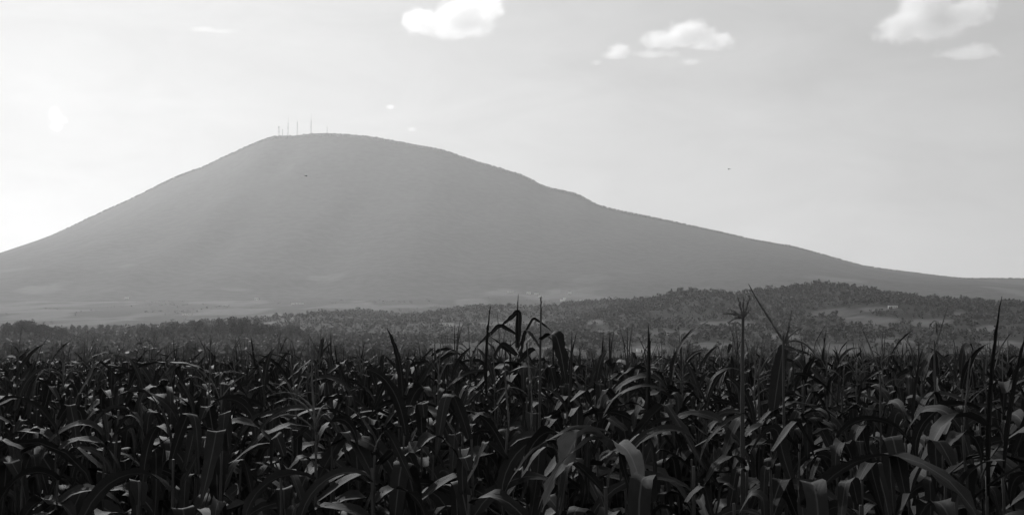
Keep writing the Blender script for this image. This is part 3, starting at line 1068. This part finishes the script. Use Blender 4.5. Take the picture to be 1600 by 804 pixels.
# pale blade doubled over near the bottom
hero(955, 3.9, 2.28, [
    ('k', custom(L=.40, W=.085, a0=.8, a1=1.6, kink=.30, kink_to=2.65, kw=.22, fold=.4, wave=.25, mat=M_WITHER), 2.37, LFT + .55, 1.0, 0),
    ('k', custom(L=.42, W=.022, a0=.9, a1=2.7, pw=.6, fold=.5, wave=.3, mat=M_WITHER), 2.42, LFT + .25, 1.0, 0),
    ('k', custom(L=.40, W=.020, a0=1.1, a1=2.7, pw=.6, fold=.5, wave=.3, mat=M_WITHER), 2.40, LFT + .75, 1.0, 0),
    ('k', custom(L=.34, W=.065, a0=.7, a1=3.0, pw=.6, fold=.35, wave=.15, mat=M_WITHER), 2.37, CAMW + .3, 1.0, 0)],
    'corn plant low in the middle with a pale blade doubled over', top_drop=.22)
hero(1015, 3.3, 2.26, [
    ('k', custom(L=.58, W=.066, a0=.9, a1=1.3, kink=.34, kink_to=3.0, kw=.34, fold=.30, wave=.04, twist=.25), 2.18, CAMW + .15, 1.0, 0),
    ('k', custom(L=.58, W=.064, a0=.8, a1=1.3, kink=.32, kink_to=3.05, kw=.30, fold=.30, wave=.05, twist=-.3), 2.28, CAMW - .25, 1.0, 0)],
    'near corn plant with two square folded blades hanging straight down', top_drop=.18)
hero(1255, 3.5, 2.24, [
    ('k', custom(L=.58, W=.066, a0=.8, a1=1.2, kink=.34, kink_to=3.0, kw=.32, fold=.28, wave=.05, twist=.3), 2.24, CAMW - .1, 1.0, 0),
    ('k', custom(L=.7, W=.10, a0=.7, a1=2.8), 2.25, CAMW + .6, 1.0, 0)],
    'near corn plant with a square folded blade right of the tasselled plants', top_drop=.15)
# left half
hero(345, 5.4, 2.16, [
    ('k', custom(L=.55, W=.085, a0=.8, a1=3.1, pw=.6, fold=.25, wave=.1), 2.32, LFT + .25, 1.0, 0)],
    'corn plant on the left with a long pale blade arching to the left', top_drop=.1)
hero(460, 5.2, 2.18, [
    ('k', custom(L=.55, W=.085, a0=.8, a1=3.1, pw=.6, fold=.25, wave=.1), 2.26, LFT + .15, 1.0, 0),
    ('k', custom(L=.5, W=.085, a0=.8, a1=2.9, pw=.7), 2.40, RGT + .4, 1.0, 0)],
    'corn plant with two layered blades arching leftward beside the long arching one', top_drop=.1)
hero(225, 12.5, 2.46, [('k', custom(L=.5, W=.09, a0=.2, a1=.4, kink=.35, kink_to=2.9), 2.42, CAMW, 1.0, 0)],
    'corn plant on the left whose tassel droops like a fountain', tassel=True, tassel_me=tassel_mesh(91, .12, (-.5, 0), nb=6, droop=3.6), stalk_H=2.72)
hero(185, 8.2, 2.42, [
    ('k', custom(L=.6, W=.11, a0=.8, a1=1.2, kink=.25, kink_to=2.7), 2.52, LFT + .5, 1.0, 0),
    ('k', custom(L=.7, W=.10, a0=1.1, a1=2.1), 2.52, RGT - .2, 1.0, 0)],
    'corn plant on the left with a tent shaped folded top blade', top_drop=.1)
hero(627, 7.5, 2.38, [('k', custom(L=.48, W=.055, a0=.05, a1=-.5, tw0=.9, fold=.3), 2.36, RGT, 1.0, 0)],
    'corn plant with one upright curved blade left of the middle', top_drop=.1)
hero(457, 10.5, 2.48, [('k', custom(L=.65, W=.10, a0=.05, a1=.2, kink=.45, kink_to=2.7), 2.52, LFT + .2, 1.0, 0)],
    'corn plant with a top blade folded into a dark hook')
hero(493, 8.0, 2.40, [('k', custom(L=.62, W=.085, a0=-.05, a1=.2, kink=.62, kink_to=2.2), 2.25, LFT + .3, 1.0, 0)],
    'corn plant with a stout upright blade nodding at its tip', top_drop=.1)
hero(760, 7.6, 2.40, [
    ('k', custom(L=.55, W=.05, a0=.0, a1=.08, roll=2.3, ), 2.42, RGT, 1.0, 0),
    ('k', custom(L=.85, W=.075, a0=1.0, a1=1.3, kink=.16, kink_to=2.75), 2.42, LFT + .3, 1.0, 0)],
    'corn plant with spear and a long hanging blade left of the tallest plant', top_drop=.1)
hero(1205, 6.3, 2.40, [('k', custom(L=.5, W=.09, a0=.15, a1=.4, kink=.7, kink_to=1.9, tw0=.5), 2.36, RGT + .3, 1.0, 0)],
    'corn plant with a broad dark upright blade below the leaning flower spike', top_drop=.15)
hero(1375, 7.0, 2.30, [], 'corn plant with a thin straight spike right of the bare hill slope', tassel=True, tassel_me=tassel_mesh(95, .26, (-.28, 0), nb=1), stalk_H=2.56)

# --- rows: the nearest plants in view are single plants
ROW_K = .72                                                # rows slant away to the left
rows = []
ncount = 0
LIMIT = 298 - len(placed)
extra = []                                                 # regular plants outside the frame or past the limit
for ri in range(0, 14):
    row = []
    y0 = 3.95 + .80 * ri
    x = -.62 * y0 - 2.5
    while x < .55 * y0 + 1.5:
        yy = y0 - ROW_K * x * (1 - ri * .04) + PR.uniform(-.16, .16)
        xx = x + PR.uniform(-.06, .06)
        x += .24
        if yy < 2.7 or any((xx - a) ** 2 + (yy - b) ** 2 < .035 for a, b in placed):
            continue
        H = float(canopy(xx, yy)) + PR.uniform(-.12, .14)
        H = min(H, 2.30 + .026 * yy + PR.uniform(-.12, .05)) + (PR.uniform(.08, .2) if yy > 6.5 and PR.random() < .07 else 0)
        row.append((xx, yy, H))
    rows.append(row)
for ri, row in enumerate(rows):
    k = 0
    for xx, yy, H in row:
        px = 800 + F * xx / yy
        top_y = 553 + F * (CAMZ - H - .1) / yy
        if -15 < px < 1615 and top_y < 800 and ncount < LIMIT:
            k += 1
            ncount += 1
            near = yy < 6.5
            spec, tas = plant_spec(PR, H, .04 if near else .22, .02 if near else .06, upr=.12 if near else .25)
            kinds = [s[0] for s in spec]
            look = 'tasselled' if tas else ('spear topped' if 'spear' in kinds else ('shaggy dry leaved' if kinds.count('dry') > 2 else ('folded leaf' if kinds[-1] == 'kink' else ('tall' if H > 2.32 else ('short' if H < 2.08 else 'drooping')))))
            corn_plant(xx, yy, H, spec, tas, f'{look} corn plant in the {ordinal(ri + 1)} row, {ordinal(k)} from the left edge', GROUP, PR, lean=PR.uniform(-.05, .05))
        else:
            extra.append((xx, yy, H))
print('single corn plants', ncount + len(placed), 'extra', len(extra))

# --- the rest of the field as one mass of plants
FR = random.Random(3)


def far_variant(ns, na, nleaf, top_only):
    VV, QQ, UU, TT, MM, off = [], [], [], [], [], 0
    H = 2.2
    spec, _ = plant_spec(FR, H, 0, .14, 13)
    spec = spec[-nleaf:]
    for kind, v, z, az, sc, tilt in spec:
        par = leaf_params(kind, FR)
        if na < 2:
            par['roll'] = 0
            par['W'] *= .8 if kind != 'spear' else .5
        V, Q, U = leaf_arrays(rnd=FR, ns=ns, na=na, **par)
        V = V * sc
        c, s = math.cos(az), math.sin(az)
        V = np.stack([V[:, 0] * c - V[:, 1] * s, V[:, 0] * s + V[:, 1] * c, V[:, 2] + z], 1)
        VV.append(V); QQ.append(Q + off); UU.append(U); TT.append(np.full(len(V), FR.random())); MM.append(np.full(len(Q), 1 if kind == 'dry' else 0))
        off += len(V)
    m = MB()
    if na >= 2:
        m.tube([(0, 0, 0), (0, 0, 1.2), (0, 0, H)], [.014, .011, .006], 4, cap=False)
    if FR.random() < .32:
        for _ in range(FR.randrange(1, 5 if na >= 2 else 3)):
            a, q = FR.uniform(0, 6.28), FR.uniform(0, .16)
            dz = FR.uniform(.2, .42)
            m.tube([(0, 0, H - .1), (math.cos(a) * q * .5, math.sin(a) * q * .5, H + dz * .6), (math.cos(a) * q, math.sin(a) * q, H + dz)], [.006, .005, .002], 3, cap=False)
    if m.V:
        V = np.array(m.V)
        VV.append(V); QQ.append(np.array(m.Fc) + off); UU.append(np.full((len(V), 2), .2)); TT.append(np.full(len(V), .5)); MM.append(np.full(len(m.Fc), 2))
    return np.concatenate(VV), np.concatenate(QQ), np.concatenate(UU), np.concatenate(TT), np.concatenate(MM)


AV, AQ, AU, AT, AM, AOFF = [], [], [], [], [], 0


def scatter(P, Hs, variants):
    global AOFF
    idx = rng.integers(0, len(variants), len(P))
    for k, (V, Q, U, T, Mi) in enumerate(variants):
        sel = idx == k
        n_ = int(sel.sum())
        if not n_:
            continue
        sc = Hs[sel] / 2.2
        v, q = instances(V, Q, P[sel], sc * 1.0, sc, rng.random(n_) * 6.28)
        AV.append(v); AQ.append(q + AOFF); AU.append(np.tile(U, (n_, 1))); AM.append(np.tile(Mi, n_))
        AT.append((T[None] + rng.random((n_, 1))).ravel())
        AOFF += len(v)


ex = np.array(extra)
last_y = lambda x: np.interp(x, sorted(a for a, b, c in rows[-1]), [b for a, b, c in sorted(rows[-1])]) + .5
scatter(np.stack([ex[:, 0], ex[:, 1], ex[:, 0] * 0 + .03], 1), ex[:, 2], [far_variant(5, 2, 11, False) for _ in range(14)])


def jgrid(y0, y1, dens, wide=.56):
    st = 1 / math.sqrt(dens)
    ys_ = np.arange(y0, y1, st)
    P = []
    for yy in ys_:
        xs_ = np.arange(-wide * yy - 2, wide * yy + 2, st)
        P.append(np.stack([xs_, np.full_like(xs_, yy)], 1))
    P = np.concatenate(P)
    P += (rng.random(P.shape) - .5) * st * .95
    return P


def far_band(y0, y1, dens, variants, hj):
    P = jgrid(y0, y1, dens)
    P = P[(P[:, 1] > last_y(P[:, 0])) & (P[:, 1] < field_far(P[:, 0]))]
    H = canopy(P[:, 0], P[:, 1]) + rng.uniform(-hj, hj, len(P)) + np.where(rng.random(len(P)) < .07, rng.uniform(.08, .22, len(P)), 0)
    scatter(np.concatenate([P, np.full((len(P), 1), .03)], 1), H, variants)
    return len(P)


n1 = far_band(8.0, 30, 4.6, [far_variant(5, 2, 9, False) for _ in range(26)], .14)
n2 = far_band(30, 75, 2.6, [far_variant(3, 1, 6, True) for _ in range(26)], .15)
n3 = far_band(75, 232, 0.65, [far_variant(3, 1, 5, True) for _ in range(20)], .16)
rest = mesh_np('corn_field', np.concatenate(AV), np.concatenate(AQ), [M_LEAF, M_DRY, M_STALK], uv=np.concatenate(AU), attrs={'tint': np.concatenate(AT)}, mat_idx=np.concatenate(AM))
field = link('corn_field', rest)
tag(field, 'dense dark maize field stretching back to the hills', 'corn field', kind='stuff')
print('field plants', n1, n2, n3, 'faces', len(rest.polygons))

# ------------------------------------------------------------------ two birds
def bird(px, py, Y, label, rz):
    t = empty('bird', at(px, py, Y))
    t.rotation_euler = (.1, .2, rz)
    MB().tube([(-.10, 0, 0), (-.07, 0, .012), (0, 0, .015), (.06, 0, .01), (.085, 0, .012), (.105, 0, .004)], [.004, .02, .03, .022, .018, .003], 8).build('body', M_BIRD, t, True)
    MB().quad((-.09, -.01, 0), (-.19, -.035, 0), (-.16, 0, .004), (-.09, .004, .004)).quad((-.09, .01, .002), (-.09, -.004, .006), (-.16, 0, .006), (-.19, .035, .002)).build('tail', M_BIRD, t)
    for s in (-1, 1):
        m = MB()
        m.quad((.045, s * .015, .02), (-.03, s * .015, .018), (-.035, s * .11, .05), (.05, s * .10, .055))
        m.quad((.05, s * .10, .055), (-.035, s * .11, .05), (-.08, s * .22, .02), (-.06, s * .225, .02))
        m.build('wing', M_BIRD, t)
    return tag(t, label, 'bird', 'small birds in the air')


bird(478, 275, 95, 'small dark bird flying in front of the mountain below the masts', .9)
bird(1139, 264.5, 120, 'small dark bird flying in the open sky on the right', 2.2)

# ------------------------------------------------------------------ haze
hz = MB().box((0, 6000, 0), (33000, 19400, 2.0))
hz.V = [(x, y, -1.5 if z < 0 else 1480.0) for x, y, z in hz.V]
m_h = bpy.data.materials.new('haze_air')
m_h.use_nodes = True
hn, hl = m_h.node_tree.nodes, m_h.node_tree.links
hn.clear()
ho = hn.new('ShaderNodeOutputMaterial')
hv = hn.new('ShaderNodeVolumePrincipled')
hv.inputs['Color'].default_value = (.93, .93, .93, 1)
hv.inputs['Density'].default_value = 5.2e-5
hv.inputs['Anisotropy'].default_value = 0.60
hl.new(hv.outputs[0], ho.inputs['Volume'])
haze = hz.build('haze', m_h)
tag(haze, 'pale haze filling the valley air', 'haze', kind='stuff')

# ------------------------------------------------------------------ clouds, beyond and above the haze
def cloud(px, py, hw, hh, Y, lobes, dens, label, seed, rough=.42):
    """a small cumulus: real volume; lobes are (x, z, rx, rz) in units of the cloud's half width and half height"""
    c = at(px, py, Y)
    sx, sz = hw * Y / F, hh * Y / F
    sy = min(sx, sz * 2.2)
    V, Fc = ICO1
    me = mesh_np('cloud', V * 1.6, Fc, [], smooth=False)
    o = link('cloud', me)
    o.location = c
    o.scale = (sx, sy, sz)
    m = bpy.data.materials.new('cloud_vapour')
    m.use_nodes = True
    n, l = m.node_tree.nodes, m.node_tree.links
    n.clear()
    out = n.new('ShaderNodeOutputMaterial')
    tc = n.new('ShaderNodeTexCoord')
    best = None
    for lx, lz, rx, rz in lobes:
        mp = n.new('ShaderNodeMapping'); mp.vector_type = 'POINT'
        mp.inputs['Location'].default_value = (-lx / rx, 0, -lz / rz)
        mp.inputs['Scale'].default_value = (1 / rx, 1.15, 1 / rz)
        l.new(tc.outputs['Object'], mp.inputs[0])
        ln = n.new('ShaderNodeVectorMath'); ln.operation = 'LENGTH'
        l.new(mp.outputs[0], ln.inputs[0])
        if best is None:
            best = ln.outputs['Value']
        else:
            mn = n.new('ShaderNodeMath'); mn.operation = 'SMOOTH_MIN'; mn.inputs[2].default_value = .25
            l.new(best, mn.inputs[0]); l.new(ln.outputs['Value'], mn.inputs[1])
            best = mn.outputs[0]
    mp = n.new('ShaderNodeMapping')
    mp.inputs['Location'].default_value = (seed * 3.7, seed * 1.3, seed * 2.1)
    fs = min(240.0, .5 * sx)
    mp.inputs['Scale'].default_value = (sx / fs, sy / fs, sz / (fs * .8))
    l.new(tc.outputs['Object'], mp.inputs[0])
    nz = n.new('ShaderNodeTexNoise'); nz.inputs['Scale'].default_value = 2.0; nz.inputs['Detail'].default_value = 7.0; nz.inputs['Roughness'].default_value = .62
    l.new(mp.outputs[0], nz.inputs['Vector'])
    # density = smoothstep(1 - r + (noise - .5) * k)
    a = n.new('ShaderNodeMath'); a.operation = 'SUBTRACT'; a.inputs[0].default_value = 1.0
    l.new(best, a.inputs[1])
    b = n.new('ShaderNodeMath'); b.operation = 'SUBTRACT'; b.inputs[1].default_value = .5
    l.new(nz.outputs['Fac'], b.inputs[0])
    k_ = n.new('ShaderNodeMath'); k_.operation = 'MULTIPLY_ADD'; k_.inputs[1].default_value = rough * 4.0
    l.new(b.outputs[0], k_.inputs[0]); l.new(a.outputs[0], k_.inputs[2])
    r = n.new('ShaderNodeMapRange'); r.interpolation_type = 'SMOOTHSTEP'
    r.inputs['From Min'].default_value = 0.0; r.inputs['From Max'].default_value = .70
    r.inputs['To Max'].default_value = dens * .85
    l.new(k_.outputs[0], r.inputs['Value'])
    vp = n.new('ShaderNodeVolumePrincipled')
    vp.inputs['Color'].default_value = (1, 1, 1, 1)
    vp.inputs['Anisotropy'].default_value = .54
    l.new(r.outputs[0], vp.inputs['Density'])
    l.new(vp.outputs[0], out.inputs['Volume'])
    me.materials.append(m)
    return tag(o, label, 'cloud', 'small clouds in the sky')


cloud(706, 28, 84, 36, 12500, [(.25, .15, .62, .75), (-.55, -.2, .42, .5), (.1, -.35, .8, .5), (.75, .5, .3, .4)], .0075, 'big bright white cloud cut by the top of the picture left of centre', 1)
cloud(1068, 55, 84, 25, 12500, [(.1, .1, .5, .85), (-.3, -.3, .6, .5), (.55, -.4, .5, .5)], .009, 'bright flat bottomed cloud high right of centre', 2)
cloud(968, 80, 30, 15, 12500, [(0, .1, .7, .7), (-.2, -.4, .8, .4)], .007, 'small round cloud left of the flat bottomed cloud', 3)
cloud(1026, 84, 62, 11, 12500, [(0, 0, .9, .6), (-.2, -.2, .4, .6)], .0035, 'faint puff under the flat bottomed cloud', 4)
cloud(1079, 97, 24, 8, 12500, [(0, 0, .85, .8)], .004, 'faint thin streak lowest under the flat bottomed cloud', 5)
cloud(932, 98, 14, 7, 12500, [(0, 0, .8, .8)], .003, 'faint tiny puff at the far left end of the cloud row', 6)
cloud(1462, 26, 96, 46, 12500, [(-.15, .3, .5, .9), (-.55, -.35, .45, .5), (.5, .1, .5, .5), (0, -.3, .6, .5)], .007, 'largest soft cloud at the top right', 7)
cloud(1516, 82, 66, 17, 12500, [(0, -.1, .9, .6), (.1, .2, .5, .7)], .006, 'long low cloud under the large one at the top right', 8)
cloud(610, 167, 11, 6, 12500, [(0, 0, .8, .8)], .010, 'tiny bright puff above the right shoulder of the mountain', 9)
cloud(644, 202, 12, 6, 12500, [(0, 0, .8, .8)], .004, 'tiny faint puff just over the mountain ridge', 10)
cloud(88, 185, 22, 26, 12500, [(-.1, .2, .5, .6), (.3, -.1, .6, .3), (0, -.5, .5, .4)], .006, 'small bright cloud alone in the white sky at the left', 11)
cloud(330, 47, 46, 9, 12500, [(-.3, .1, .6, .6), (.4, -.2, .6, .5)], .0018, 'thin bright streak of cloud high above the left slope', 12)
